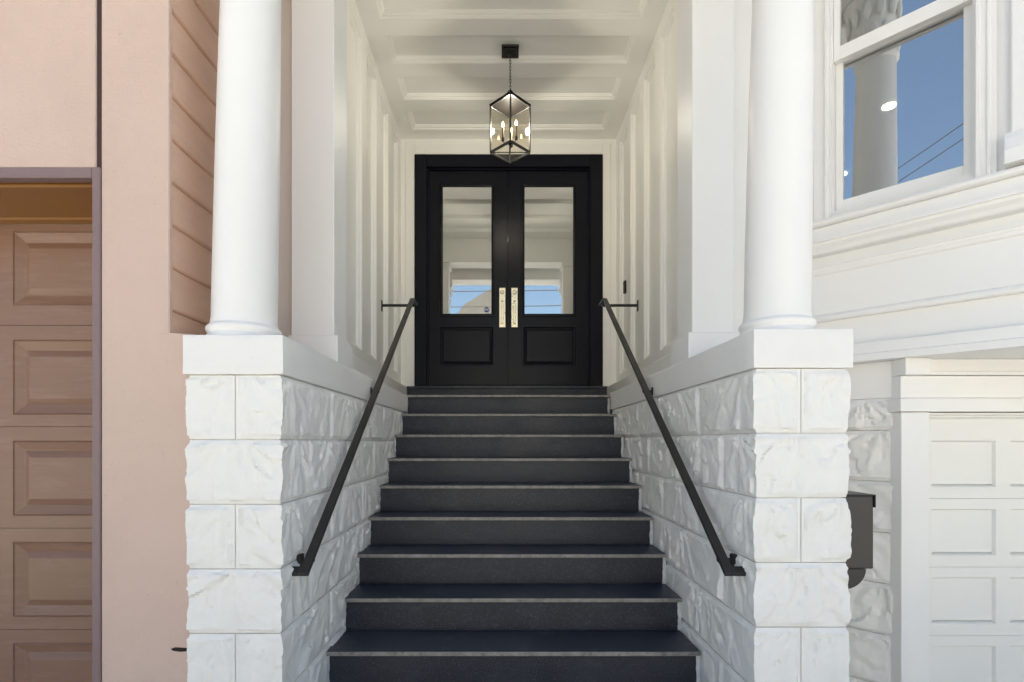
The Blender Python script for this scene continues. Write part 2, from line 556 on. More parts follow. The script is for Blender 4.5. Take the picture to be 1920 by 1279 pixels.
def leaf(x0, x1, gx0, gx1, lx0, lx1, hx0, hx1, hinge_label):
    z0, z1 = PZ(721.5, LD), PZ(320, LD)
    X = lambda p: PX(p, LD)
    Z = lambda p: PZ(p, LD)
    g = (X(gx0), X(gx1), Z(593), Z(345))
    p = (X(lx0), X(lx1), Z(686), Z(612))
    us = sorted({X(x0), X(x1), g[0], g[1], p[0], p[1]})
    b = B(front(LD))
    b.sheet(us, sorted({z0, z1, g[2], g[3], p[2], p[3]}), [g, p])
    b.rect_sweep(us[0], us[-1], z0, z1, [(0.0, 0.0), (0.0, -0.05)])
    lf = b.build('door_leaf', 'black_door', house, recalc=False, label=hinge_label)
    B(front(LD)).rect_sweep(*g, GP).build('glass_moulding', 'black_door', lf, recalc=False)
    B(front(LD)).rect_sweep(*p, PP, fill=True).build('lower_panel', 'black_door', lf, recalc=False)
    B(front(LD)).box(g[0] + .02, g[1] - .02, g[2] + .02, g[3] - .02, -0.014, -0.012).build('glass_pane', 'door_glass', lf)
    B(front(LD)).box(g[0] + .01, g[1] - .01, g[2] + .01, g[3] - .01, -0.034, -0.030).build('window_shade', 'shade_cloth', lf)
    # handle set
    hx = (X(hx0) + X(hx1)) / 2
    hz0, hz1 = Z(614), Z(540)
    hb = B(front(LD))
    hw = (X(hx1) - X(hx0)) / 2
    hb.box(hx - hw, hx + hw, hz0, hz1, 0.0005, 0.007, 0.002)
    hb.box(hx - 0.012, hx + 0.012, Z(571), Z(567.5), 0.007, 0.045, 0.002)          # upper post
    hb.box(hx - 0.012, hx + 0.012, Z(609), Z(605), 0.007, 0.05, 0.002)            # lower post
    hb.box(hx - 0.0105, hx + 0.0105, Z(608.5), Z(571.5), 0.046, 0.066, 0.003)     # grip
    hb.build('handle', 'brass', lf)
    zc = Z(548.5)
    B(front(LD)).box(hx - 0.011, hx + 0.011, Z(567.2), Z(564.5), 0.0075, 0.02, 0.001).build('thumb_latch', 'brass_dark', lf)
    kb = B(front(LD))
    ring = [(hx + 0.019 * math.cos(t * math.pi / 12), zc + 0.019 * math.sin(t * math.pi / 12), 0.008) for t in range(24)]
    kb.tube(ring, 0.0035, 6, closed=True)
    kb.build('lock_cylinder', 'brass_dark', lf)
    B(front(LD)).box(hx - .003, hx + .003, zc - .012, zc - .001, 0.0071, 0.0085).build('keyhole', 'brass_dark', lf)
    return g


gl = leaf(802, 951.2, 825, 926.5, 823.5, 926, 936.2, 947.6, 'black half-glazed left door leaf')
gr = leaf(953.2, 1104, 978.5, 1080, 980, 1081, 958.8, 970.6, 'black half-glazed right door leaf')
B(front(LD)).box(PX(951.4, LD), PX(953.0, LD), PZ(721, LD), PZ(320, LD), -0.04, 0.006, 0.001).build('meeting_strip', 'black_door', doorframe)
ws = B(front(LD))
ws.box(PX(1104.2, LD), PX(1105.6, LD), PZ(721, LD), PZ(319, LD), -0.03, -0.002)
ws.build('weather_strip', 'weather_strip', doorframe)
# door sill
boxpart('door_sill', 'black_door', house, a0 + .002, a1 - .002, DD - 0.035, DD + 0.14, 0.622, fz - 0.001, 0.003)

# pilasters inside the columns
def pilaster(xi, s, d0, zcap, w=0.27):
    # xi = inner face of the base block, s = +1 when the block runs towards +X
    def bx(a, b): return (min(xi + s * a, xi + s * b), max(xi + s * a, xi + s * b))
    top = CEIL - 0.40
    p = B().box(*bx(0.027, w - 0.012), d0 + 0.02, d0 + 0.262, zcap + 0.14, top, 0.004).build('pilaster', 'white_paint', house)
    B().box(*bx(0.0, w), d0, d0 + 0.29, zcap - 0.004, zcap + 0.142, 0.004).build('pilaster_base', 'white_paint', p)
    B().box(*bx(0.0, w), d0, d0 + 0.29, top - 0.07, top + 0.002, 0.008).build('pilaster_cap', 'white_paint', p)
pilaster(-0.883, -1, 2.81, 0.430)
pilaster(1.016, 1, 2.845, 0.454)
# beam over the pilasters, entablature over the columns
boxpart('porch_beam', 'white_paint', house, -1.30, 1.46, 2.80, 3.12, 3.045, CEIL + 0.3, 0.006)
ent = B()
ent.box(-1.32, 1.46, 2.10, 2.46, 2.955, 3.25, 0.006)
ent.box(-1.35, 1.49, 2.07, 2.795, 3.25, 3.34, 0.01)
ent.box(-1.38, 1.52, 2.0, 2.795, 3.341, 3.70, 0.01)
ent.build('entablature', 'white_paint', house)
boxpart('upper_storey', 'white_paint', house, -1.34, 6.5, 2.6, 12.0, CEIL + 0.31, 5.6, 0.01)
# white wall between the right pilaster and the bay
boxpart('side_return', 'white_paint', house, 1.20, 1.50, 3.13, 3.21, G, CEIL + 0.3)
# white corner board seen in the slot behind the left column
boxpart('corner_board', 'white_paint', house, -1.352, -1.302, 3.10, 3.19, 0.40, CEIL + 0.3)
boxpart('corner_board', 'white_paint', house, -1.300, -1.284, 3.11, 3.19, 0.40, CEIL + 0.3)

boxpart('slot_backing', 'white_paint', house, -1.365, -1.27, 3.30, 3.34, 0.40, CEIL + 0.3)

# ---- bay window: an oblique wall running towards the street
TH = math.atan2(0.725, 0.69)
BU, BN = Vector((0.6894, -0.7244, 0)), Vector((-0.7244, -0.6894, 0))
BO = Vector((1.926, 2.70, 0))
BAY = Matrix(((BU.x, 0, BN.x, BO.x), (BU.y, 0, BN.y, BO.y), (0, 1, 0, 0), (0, 0, 0, 1)))
T0, T1 = -0.66, 0.95
wu0, wu1, wv0, wv1 = -0.2, 0.385, 1.237, 3.05
bay = B(BAY).sheet([T0, wu0, wu1, T1], [0.42, wv0, wv1, 4.2], [(wu0, wu1, wv0, wv1)]).build('bay_wall', 'white_paint', house, recalc=False)
bw = B(BAY)
bw.box(-0.55, T1, 0.6905, 0.93, 0.002, 0.022, 0.003)
bw.build('apron_board', 'white_paint', bay)
prof = [(0.0, 0.412), (0.075, 0.412), (0.075, 0.447), (0.058, 0.452), (0.058, 0.505), (0.050, 0.512), (0.0, 0.512)]
B(BAY).extrude_profile(prof, -0.55, T1).build('base_moulding', 'white_paint', bay)
prof = [(0.0, 0.655), (0.030, 0.655), (0.036, 0.662), (0.038, 0.672), (0.034, 0.682), (0.026, 0.690), (0.0, 0.690)]
B(BAY).extrude_profile(prof, -0.55, T1).build('bead_moulding', 'white_paint', bay)
prof = [(0.0, 0.905), (0.028, 0.905), (0.036, 0.912), (0.040, 0.925), (0.044, 0.928), (0.046, 0.940), (0.052, 0.942), (0.052, 0.952), (0.0, 0.952)]
B(BAY).extrude_profile(prof, -0.55, T1).build('lower_moulding', 'white_paint', bay)
prof = [(0.0, 1.012), (0.050, 1.012), (0.058, 1.018), (0.068, 1.036), (0.084, 1.052), (0.090, 1.066), (0.098, 1.068), (0.098, 1.082), (0.0, 1.086)]
B(BAY).extrude_profile(prof, -0.55, T1).build('cornice_moulding', 'white_paint', bay)
prof = [(0.0, 1.165), (0.062, 1.165), (0.072, 1.172), (0.076, 1.182), (0.072, 1.192), (0.062, 1.198), (0.0, 1.215)]
B(BAY).extrude_profile(prof, -0.55, T1).build('window_sill', 'white_paint', bay)
B(BAY).box(-0.55, T1, 1.086, 1.164, 0.001, 0.04, 0.003).build('sill_board', 'white_paint', bay)
# casing
cs = B(BAY)
cs.box(wu0 - 0.075, wu0 - 0.001, wv0 - .03, wv1, 0.001, 0.022, 0.003)
cs.box(wu0 - 0.022, wu0 - 0.002, wv0 - .03, wv1, 0.0225, 0.034, 0.004)
cs.box(wu1 + 0.001, wu1 + 0.075, wv0 - .03, wv1, 0.001, 0.022, 0.003)
cs.box(wu1 + 0.002, wu1 + 0.022, wv0 - .03, wv1, 0.0225, 0.034, 0.004)
cs.box(wu1 + 0.040, wu1 + 0.058, wv0 - .03, wv1, 0.0225, 0.030, 0.004)
cs.build('window_casing', 'white_paint', bay)
win = B(BAY)
win.rect_sweep(wu0, wu1, wv0, wv1, [(-0.003, 0.004), (0.006, 0.004), (0.006, -0.012), (0.010, -0.012), (0.010, -0.11)])
win = win.build('sash_window', 'white_paint', house, recalc=False)


def sash(u0, u1, v0, v1, n, st_, bot, top, name):
    b = B(BAY)
    b.box(u0, u0 + st_, v0, v1, n - 0.035, n, 0.002)
    b.box(u1 - st_, u1, v0, v1, n - 0.035, n, 0.002)
    b.box(u0 + st_ + .0003, u1 - st_ - .0003, v0, v0 + bot, n - 0.035, n - .0005, 0.002)
    b.box(u0 + st_ + .0003, u1 - st_ - .0003, v1 - top, v1, n - 0.035, n - .0005, 0.002)
    b.build(name, 'white_paint', win)
    B(BAY).box(u0 + st_ - .004, u1 - st_ + .004, v0 + bot - .004, v1 - top + .004, n - 0.020, n - 0.017).build('glass_pane', 'window_glass', win)


sash(wu0 + .011, wu1 - .011, wv0 + 0.004, 2.115, -0.058, 0.034, 0.078, 0.045, 'lower_sash')
sash(wu0 + .011, wu1 - .011, 2.068, wv1 - .004, -0.016, 0.030, 0.072, 0.05, 'upper_sash')
# pilaster on the bay corner
cp = B(BAY)
cp.box(0.505, 0.95, 1.36, 4.1, 0.002, 0.045, 0.006)
cp = cp.build('bay_pilaster', 'white_paint', house)
prof = [(0.0, 1.2155), (0.085, 1.2155), (0.085, 1.275), (0.080, 1.285), (0.074, 1.300), (0.064, 1.330), (0.048, 1.362), (0.0, 1.362)]
B(BAY).extrude_profile(prof, 0.487, 0.95).build('pilaster_base', 'white_paint', cp)
# room behind the bay: dark walls, pale ceiling with downlights
rm = B()
RC = 3.1
rm.box(1.46, 1.50, 3.25, 8.0, 0.3, RC)
rm.box(1.46, 7.0, 8.0, 8.05, 0.3, RC)
rm.box(7.0, 7.05, 1.0, 8.0, 0.3, RC)
rm.build('room_wall', 'room_dark', house)
cc = B()
p0, p1 = BAY @ Vector((T0, 0, -0.13)), BAY @ Vector((T1, 0, -0.13))
vs_ = [(p0.x, p0.y), (p1.x, p1.y), (7.0, p1.y), (7.0, 8.0), (1.5, 8.0), (1.5, p0.y)]
for nm, zz, mt in (('room_ceiling', RC, 'room_pale'), ('room_floor', 0.46, 'room_dark')):
    bb = B()
    lo = [bb.v(x, y, zz) for x, y in vs_]
    hi = [bb.v(x, y, zz + 0.05) for x, y in vs_]
    bb.face(lo)
    bb.face(hi[::-1])
    for k in range(len(vs_)):
        bb.face([lo[k], lo[(k + 1) % len(vs_)], hi[(k + 1) % len(vs_)], hi[k]])
    bb.build(nm, mt, house)
for (px, py) in ((1667, 198), (1578, 326)):
    d = RC * F / (VY - py)
    B().lathe((PX(px, d), d, RC - 0.012), [(0.052, 0.0), (0.052, 0.010)], 24).build('downlight', 'downlight_glow', house)
# underside of the bay where it overhangs the garage
ov = B()
q0, q1 = BAY @ Vector((T0, 0, 0.055)), BAY @ Vector((T1, 0, 0.055))
pts = [(q0.x, q0.y), (q1.x, q1.y), (4.5, q1.y), (4.5, 3.1), (q0.x, 3.1)]
lo = [ov.v(x, y, 0.4125) for x, y in pts]
hi = [ov.v(x, y, 0.4195) for x, y in pts]
ov.face(lo)
ov.face(hi[::-1])
for k in range(5):
    ov.face([lo[k], lo[(k + 1) % 5], hi[(k + 1) % 5], hi[k]])
ov.build('bay_soffit', 'white_paint', house)

# ---- garage under the bay
GD = 2.585
tu = -0.05
frieze = B(BAY).box(-0.75, 0.128, 0.222, 0.4115, -0.06, -0.012, 0.003).build('frieze_board', 'white_paint', house)
gx0 = PX(1690, GD)
gpost = B().box(gx0, PX(1743, GD), GD, GD + 0.10, G, PZ(773, GD), 0.003).build('garage_post', 'white_paint', house)
boxpart('garage_head', 'white_paint', house, gx0 - 0.012, 4.4, GD - 0.012, GD + 0.10, PZ(772, GD), PZ(747, GD), 0.003)
boxpart('garage_frieze', 'white_paint', house, gx0 + 0.006, 4.4, GD + 0.012, GD + 0.10, PZ(746.5, GD), PZ(704, GD), 0.003)
boxpart('garage_crown', 'white_paint', house, gx0 + 0.006, PX(1741, GD), GD - 0.02, GD + 0.08, PZ(703.5, GD), 0.4115, 0.003)
boxpart('garage_bead', 'white_paint', house, PX(1743, GD), 4.4, GD + 0.0, GD + 0.08, PZ(703, GD), PZ(696, GD), 0.002)
boxpart('garage_soffit_board', 'white_paint', house, PX(1743, GD), 4.4, GD + 0.02, GD + 0.08, PZ(695.5, GD), 0.4115, 0.002)
GF = GD + 0.075
hd = B(front(GF))
z = PZ(773, GD)
hd.box(PX(1743.5, GD), 4.4, z - 0.012, z - 0.001, -0.05, 0.045, 0.002)
hd.box(PX(1743.5, GD), 4.4, z - 0.024, z - 0.0125, -0.05, 0.030, 0.003)
hd.box(PX(1743.5, GD), 4.4, z - 0.030, z - 0.0245, -0.05, 0.020, 0.002)
hd.build('garage_stop_moulding', 'white_paint', house)
cols = [(PX(1746, GF) + k * 0.402, PX(1868, GF) + k * 0.402) for k in range(5)]
gpr = [(0, 0), (0.003, -0.003), (0.008, -0.014), (0.010, -0.016)]
gtop = PZ(782, GF)
rows = []
for k in range(5):
    zc = PZ(826, GF) - k * 0.3485
    rows.append((zc - 0.2385, zc))
zz = [gtop + 0.02] + [PZ(935, GF) - k * 0.3485 for k in range(4)] + [G]
gdoor = B().box(PX(1740, GF), 4.4, GF + 0.03, GF + 0.05, G + .002, gtop + 0.02).build('garage_door', 'garage_white', house, label='white panelled garage door')
for k in range(5):
    us = sorted({PX(1740, GF), 4.4, *[c[0] for c in cols], *[c[1] for c in cols]})
    r = rows[k]
    v0, v1 = zz[k + 1] + 0.0008, zz[k] - 0.0008
    if r[0] < v0: r = (v0 + .01, r[1])
    hs = [(c[0], c[1], r[0], r[1]) for c in cols]
    b = B(front(GF)).sheet(us, [v0, r[0], r[1], v1], hs)
    b.rect_sweep(us[0], us[-1], v0, v1, [(0, 0), (0, -0.025)])
    b.build('door_section', 'garage_white', gdoor, recalc=False)
    for h in hs:
        pb = B(front(GF)).rect_sweep(*h, gpr)
        pb.box(h[0] + .009, h[1] - .009, h[2] + .0145, h[3] - .009, -0.020, -0.0155)
        pb.build('recessed_panel', 'garage_white', gdoor, recalc=False)
boxpart('garage_core', 'white_paint', house, PX(1700, GD), 4.5, 2.78, 2.9, G, 0.40)

# ================================================================== rock-faced blocks
def rock_height(a, b, L, H, seed, mould):
    # a along the block, b upwards, both in metres; chipped facets that fan out from the top edge
    ca = L * (0.5 if mould == 0 else (0.12 if mould == 1 else 0.9))
    wa = a + 0.020 * noise.noise(Vector((a * 11, b * 11, seed + 3.3)))
    wb = b + 0.020 * noise.noise(Vector((a * 11, b * 11, seed + 9.1)))
    dx, dy = wa - ca, (H * 1.2 - wb)
    ang = math.atan2(dx, dy)
    r = math.hypot(dx, dy)
    n1 = noise.noise(Vector((ang * 2.6 + seed * 7.1, r * 1.8, seed)))
    n2 = noise.noise(Vector((ang * 6.5 + seed * 3.7, r * 4.5, seed + 5)))
    q = Vector((ang * 4.2 + seed * 1.7, r * 9.0, seed * 3.0))
    c = noise.voronoi(q)[1][0]
    tx = noise.noise(c * 3.1 + Vector((11.3, 0, 0)))
    ty = noise.noise(c * 3.1 + Vector((0, 27.7, 0)))
    chip = 0.010 * noise.noise(c * 2.3) + 0.012 * (tx * (q.x - c.x) + ty * (q.y - c.y))
    n3 = noise.noise(Vector((a * 34 + seed, b * 34, seed * 2.3)))
    n4 = noise.noise(Vector((a * 85, b * 85 + seed, seed * 1.3)))
    h = 0.0085 + 0.016 * (0.36 - abs(n1)) + chip + 0.0026 * n3 + 0.0016 * n4
    return min(0.024, max(0.0, h))


def smooth(x):
    x = max(0.0, min(1.0, x))
    return x * x * (3 - 2 * x)


def rock_block(parent, x0, x1, y0, y1, z0, z1, faces, seed, M=None, name='stone_block', amp=1.0, res=0.0095, outer=None):
    """faces: dict of '-x','+x','-y' -> (margin at low end, margin at high end) along the face's run"""
    nx, ny, nz = [max(2, int(round((b - a) / res))) for a, b in ((x0, x1), (y0, y1), (z0, z1))]
    if '-y' not in faces: nx = 1
    if '-x' not in faces and '+x' not in faces: ny = 1
    b = B(M)
    H = z1 - z0
    V = {}
    mg = 0.011

    def vert(i, j, k):
        key = (i, j, k)
        if key in V: return V[key]
        x = x0 + (x1 - x0) * i / nx
        y = y0 + (y1 - y0) * j / ny
        z = z0 + (z1 - z0) * k / nz
        px_, py_ = x, y
        wob = 0.005 * noise.noise(Vector((x * 30 + seed, y * 30, z * 30)))
        mz = smooth((min(z - z0, z1 - z) - 0.005 + wob) / 0.013)
        for f, (m0, m1) in faces.items():
            if f == '-y' and j == 0:
                a, L = x - x0, x1 - x0
            elif f == '-x' and i == 0:
                a, L = y - y0, y1 - y0
            elif f == '+x' and i == nx:
                a, L = y - y0, y1 - y0
            else:
                continue
            m = mz
            if m0: m *= smooth((a - mg + wob) / 0.013)
            if m1: m *= smooth((L - a - mg + wob) / 0.013)
            h = amp * (0.72 if f == outer else 1.0) * m * rock_height(a, z - z0, L, H, seed, seed % 3)
            if f == '-y': py_ -= h
            elif f == '-x': px_ -= h
            else: px_ += h
        V[key] = b.v(px_, py_, z)
        return V[key]
    for i in range(nx):
        for k in range(nz):
            b.face([vert(i, 0, k), vert(i + 1, 0, k), vert(i + 1, 0, k + 1), vert(i, 0, k + 1)])
            b.face([vert(i, ny, k), vert(i, ny, k + 1), vert(i + 1, ny, k + 1), vert(i + 1, ny, k)])
    for j in range(ny):
        for k in range(nz):
            b.face([vert(0, j, k), vert(0, j, k + 1), vert(0, j + 1, k + 1), vert(0, j + 1, k)])
            b.face([vert(nx, j, k), vert(nx, j + 1, k), vert(nx, j + 1, k + 1), vert(nx, j, k + 1)])
    for i in range(nx):
        for j in range(ny):
            b.face([vert(i, j, nz), vert(i + 1, j, nz), vert(i + 1, j + 1, nz), vert(i, j + 1, nz)])
            b.face([vert(i, j, 0), vert(i, j + 1, 0), vert(i + 1, j + 1, 0), vert(i + 1, j, 0)])
    return b.build(name, 'white_stone', parent, smooth=40)


CH = 0.262
FD = 2.118                         # front of the piers (joint plane)
END = 4.885
GAP = 0.002


def stair_line(y):                 # height of the stair nosings at depth y
    return -1.07 + 0.188 * (y - 2.66) / 0.28


def stair_wall(name, xin, xout, ztop, cap_h, label, inner, outer):
    s = 1 if xout > xin else -1
    wall = thing(name, ((xin + xout) / 2, 3.4, G), label, 'stair wall', 'rock-faced walls beside the stairs')
    def X(a, b): return (min(a, b), max(a, b))
    cx = X(xin + s * 0.012, xout - s * 0.012)
    B().box(cx[0], cx[1], FD + 0.012, END, G, ztop - cap_h).build('wall_core', 'joint_mortar', wall)
    cxx = X(xin - s * 0.016, xout + s * 0.022)
    cb = B()
    n = 26
    cb.box(cxx[0], cxx[1], FD - 0.014, END + 0.006, ztop - cap_h + 0.001, ztop, 0.005, 2)
    bmesh.ops.subdivide_edges(cb.bm, edges=[e for e in cb.bm.edges if e.calc_length() > 0.3], cuts=39, use_grid_fill=True)
    bmesh.ops.subdivide_edges(cb.bm, edges=[e for e in cb.bm.edges if e.calc_length() > 0.12], cuts=5, use_grid_fill=True)
    for v_ in cb.bm.verts:
        c_ = v_.co
        q_ = noise.noise_vector(c_ * 14.0) * 0.0016 + noise.noise_vector(c_ * 45.0) * 0.0009
        c_ += q_
    cb.build('cap_stone', 'cap_concrete', wall, smooth=50)
    xm = (xin + xout) / 2
    row = 0
    z = ztop - cap_h
    sd = 1 if s < 0 else 40
    while z - CH > G - 0.2:
        z0, z1 = max(G, z - CH) + GAP, z - GAP
        ys = []
        if row % 2 == 0:
            fi = {'-y': (False, True) if (xin < xm) else (True, False), inner: (False, True)}
            fo = {'-y': (True, False) if (xin < xm) else (False, True), outer: (False, True)}
            rock_block(wall, *X(xin, xm - s * GAP), FD, FD + 0.6 - GAP, z0, z1, fi, sd)
            rock_block(wall, *X(xm + s * GAP, xout), FD, FD + 0.6 - GAP, z0, z1, fo, sd + 1, outer=outer)
            y = FD + 0.6
        else:
            rock_block(wall, *X(xin, xout), FD, FD + 0.3 - GAP, z0, z1, {'-y': (False, False), inner: (False, True), outer: (False, True)}, sd - sd % 3, outer=outer)
            y = FD + 0.3
        sd += 2
        k = 0
        while y < END - 0.02:
            y2 = min(y + 0.6, END)
            if z1 > stair_line(y) - 0.25:
                rock_block(wall, *X(xin, xin + s * 0.16), y + GAP, y2 - GAP, z0, z1, {inner: (True, True)}, sd)
                sd += 1
            y = y2
        row += 1
        z -= CH
    return wall


wall_l = stair_wall('stair_wall', -0.897, -1.264, 0.430, 0.160, 'white rock-faced wall on the side of the pink house, capped with smooth stone', '+x', '-x')
wall_r = stair_wall('stair_wall', 1.030, 1.394, 0.454, 0.158, 'white rock-faced wall beside the mailbox, capped with smooth stone', '-x', '+x')
# rock-faced oblique wall under the bay
bwall = B(BAY).box(-0.62, 0.108, G, 0.2225, -0.2, -0.03).build('oblique_wall', 'joint_mortar', house)
BR = BAY.copy()
# local axes for rock_block: x = along, y = into the wall, z = up
BR = Matrix(((BU.x, -BN.x, 0, BO.x), (BU.y, -BN.y, 0, BO.y), (0, 0, 1, 0), (0, 0, 0, 1)))
z, row, sd = 0.2225, 0, 80
while z - CH > G - 0.15:
    h = CH if row else 0.165
    z0, z1 = max(G, z - h) + GAP, z - GAP
    u = -0.60
    e = 0.100 if row % 2 == 0 else 0.082
    cuts = [-0.60, -0.22, e] if row % 2 == 0 else [-0.60, -0.40, e]
    for a, c in zip(cuts, cuts[1:]):
        rock_block(bwall, a + GAP, c - GAP, 0.012, 0.06, z0, z1, {'-y': (True, True)}, sd, M=BR, amp=1.5)
        sd += 1
    z -= h
    row += 1

# ================================================================== staircase
SX0, SX1 = -0.894, 1.006
stairs = thing('staircase', ((SX0 + SX1) / 2, 2.4, G), 'black stone staircase climbing between the white walls to the black door', 'staircase')
R, T = 0.188, 0.28
for k in range(1, 11):
    d = 2.66 + T * (k - 2)
    zt = -1.07 + R * (k - 2) if k < 10 else LAND
    zb = -1.07 + R * (k - 3) if k > 1 else G
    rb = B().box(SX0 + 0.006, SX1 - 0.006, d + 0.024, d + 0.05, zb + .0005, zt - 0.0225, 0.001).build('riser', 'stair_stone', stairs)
    for xs, sg in ((SX0, 1), (SX1, -1)):
        cb_ = B()
        n_ = 9
        A_, C_ = [], []
        for q in range(n_ + 1):
            zq = zb + (zt - 0.024 - zb) * q / n_
            A_.append(cb_.v(xs - sg * 0.012, d + 0.0225, zq))
            C_.append(cb_.v(xs + sg * (0.009 + random.uniform(-.0025, .003)), d + 0.0225, zq))
        for q in range(n_):
            cb_.face([A_[q], C_[q], C_[q + 1], A_[q + 1]])
        cb_.build('caulk_bead', 'caulk', rb)
    if k < 10:
        t = B()
        jit = random.uniform(-.004, .004)
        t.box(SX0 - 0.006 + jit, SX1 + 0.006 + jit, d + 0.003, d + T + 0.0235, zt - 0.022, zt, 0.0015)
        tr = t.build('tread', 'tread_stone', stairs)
        B().box(SX0 - 0.006 + jit, SX1 + 0.006 + jit, d, d + 0.004, zt - 0.022, zt - 0.0012, 0.001).build('nosing', 'tread_edge', tr)
land = B()
land.box(LW + 0.002, RW - 0.002, END + 0.008, DD - 0.001, LAND - 0.022, LAND, 0.0015)
land.build('landing', 'tread_stone', stairs)
B().box(SX0 - 0.006, SX1 + 0.006, END - 0.004, END + 0.0075, LAND - 0.022, LAND - 0.001, 0.001).build('nosing', 'tread_edge', stairs)
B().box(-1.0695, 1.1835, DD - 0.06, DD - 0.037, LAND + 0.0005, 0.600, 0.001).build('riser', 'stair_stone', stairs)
B().box(-1.0695, 1.1835, DD - 0.08, DD - 0.0365, 0.6005, 0.6215, 0.0015).build('nosing', 'tread_stone', stairs)

# ================================================================== columns
def column(cx, cy, zb, lean, label):
    t = thing('porch_column', (cx, cy, zb), label, 'column', 'porch columns')
    top = 2.50
    # base
    B().lathe((cx, cy, zb), [(0.150, -0.003), (0.154, 0.004), (0.153, 0.012), (0.147, 0.022), (0.143, 0.028), (0.1435, 0.032), (0.147, 0.036), (0.1505, 0.042), (0.1515, 0.049), (0.150, 0.056), (0.146, 0.061), (0.139, 0.064), (0.1375, 0.068), (0.134, 0.072)], 64).build('base', 'white_paint', t, smooth=50)
    H = top - zb
    pr = []
    r0 = 0.1315
    pr.append((0.1365, 0.066))
    pr.append((0.1335, 0.085))
    for i in range(24):
        f = i / 23
        z = 0.10 + (H - 0.10) * f
        r = r0 - 0.022 * f ** 1.9
        pr.append((r, z))
    B().lathe((cx, cy, zb), pr, 64, lean=lean).build('shaft', 'white_paint', t, smooth=40)
    cxx = cx + lean * H
    c = B()
    c.lathe((cxx, cy, top), [(0.115, -0.01), (0.125, 0.0), (0.125, 0.02), (0.112, 0.03), (0.116, 0.15), (0.128, 0.25), (0.16, 0.33), (0.16, 0.35)], 32)
    for ring, (r, z, s) in enumerate(((0.118, 0.10, 0.03), (0.140, 0.24, 0.03))):
        for k in range(12):
            a = 2 * math.pi * (k + 0.5 * ring) / 12
            m = Matrix.Translation((cxx + r * math.cos(a), cy + r * math.sin(a), top + z)) @ Matrix.Rotation(a, 4, 'Z') @ Matrix.Diagonal((0.5, 0.8, 2.1, 1))
            bmesh.ops.create_icosphere(c.bm, subdivisions=2, radius=s, matrix=m)
    for k in range(4):
        a = math.pi / 4 + k * math.pi / 2
        m = Matrix.Translation((cxx + 0.19 * math.cos(a), cy + 0.19 * math.sin(a), top + 0.33)) @ Matrix.Diagonal((1, 1, 0.9, 1))
        bmesh.ops.create_icosphere(c.bm, subdivisions=2, radius=0.042, matrix=m)
    c.build('capital', 'white_paint', t, smooth=45)
    B().box(cxx - 0.17, cxx + 0.17, cy - 0.17, cy + 0.17, top + 0.352, 2.954, 0.006).build('abacus', 'white_paint', t)


column(-1.124, 2.285, 0.430, 0.020, 'round white column on the wall beside the pink siding')
column(1.200, 2.285, 0.454, 0.019, 'round white column on the wall beside the bay window')

# ================================================================== handrails
def handrail(s, xr, xwall, xpanel, top, bot, mid_d, label):
    """s = -1 left, +1 right; top, bot = (depth, height)"""
    t = thing('handrail', (xr, (top[0] + bot[0]) / 2, G + 0.4), label, 'handrail', 'black metal handrails of the stairs')
    P0 = Vector((xr, bot[0], bot[1]))
    P1 = Vector((xr, top[0], top[1]))
    dr = (P1 - P0).normalized()
    up = Vector((0, -dr.z, dr.y))
    W, TK = 0.040, 0.019
    B().bar(P0 - dr * 0.02, P1, W, TK, up).build('rail', 'black_metal', t)
    # return to the wall at the foot
    c0 = P0 + Vector((s * W * 0.5 + s * .0003, 0, 0))
    c1 = Vector((xwall + s * 0.02, P0.y, P0.z))
    b = B()
    b.bar(c0, c1, W, TK, up)
    b.build('rail_return', 'black_metal', t)
    # level run at the top
    B().bar(P1 + Vector((0, -0.012, -0.003)), P1 + Vector((0, 0.20, -0.003)), W, TK, (0, 0, 1)).build('top_run', 'black_metal', t)
    # top bracket
    bz = P1.z - 0.028
    by = P1.y + 0.12
    b = B()
    b.bar((xr, by, bz), (xpanel - s * 0.008, by, bz), 0.018, 0.024, (0, 0, 1))
    b.box(min(xpanel - s * 0.009, xpanel - s * .001), max(xpanel - s * 0.009, xpanel - s * .001), by - 0.02, by + 0.02, bz - 0.055, bz + 0.05, 0.003)
    b.build('top_bracket', 'black_metal', t)
    for d in mid_d:
        z = P0.z + (P1.z - P0.z) * (d - P0.y) / (P1.y - P0.y)
        b = B()
        b.bar((xr, d, z - 0.02), (xr + s * 0.004, d, z - 0.05), 0.02, 0.02, (0, 1, 0))
        b.bar((xr, d, z - 0.045), (xwall + s * .02, d, z - 0.045), 0.018, 0.022, (0, 0, 1))
        x0_, x1_ = sorted((xwall - s * 0.022, xwall + s * 0.03))
        b.box(x0_, x1_, d - 0.018, d + 0.018, z - 0.07, z - 0.015, 0.004)
        b.build('bracket', 'black_metal', t)
    return t


dT, dB = 4.86, 2.205
handrail(-1, -0.832, -0.897, LW, (dT, PZ(561, dT)), (dB, PZ(1071, dB)), (2.30, 3.52), 'black metal handrail on the left stone wall, nearer the pink house')
dT2, dB2 = 4.86, 2.205
handrail(1, 0.955, 1.030, RW, (dT2, PZ(561, dT2)), (dB2, PZ(1071, dB2)), (2.30, 3.52), 'black metal handrail on the right stone wall, nearer the mailbox')

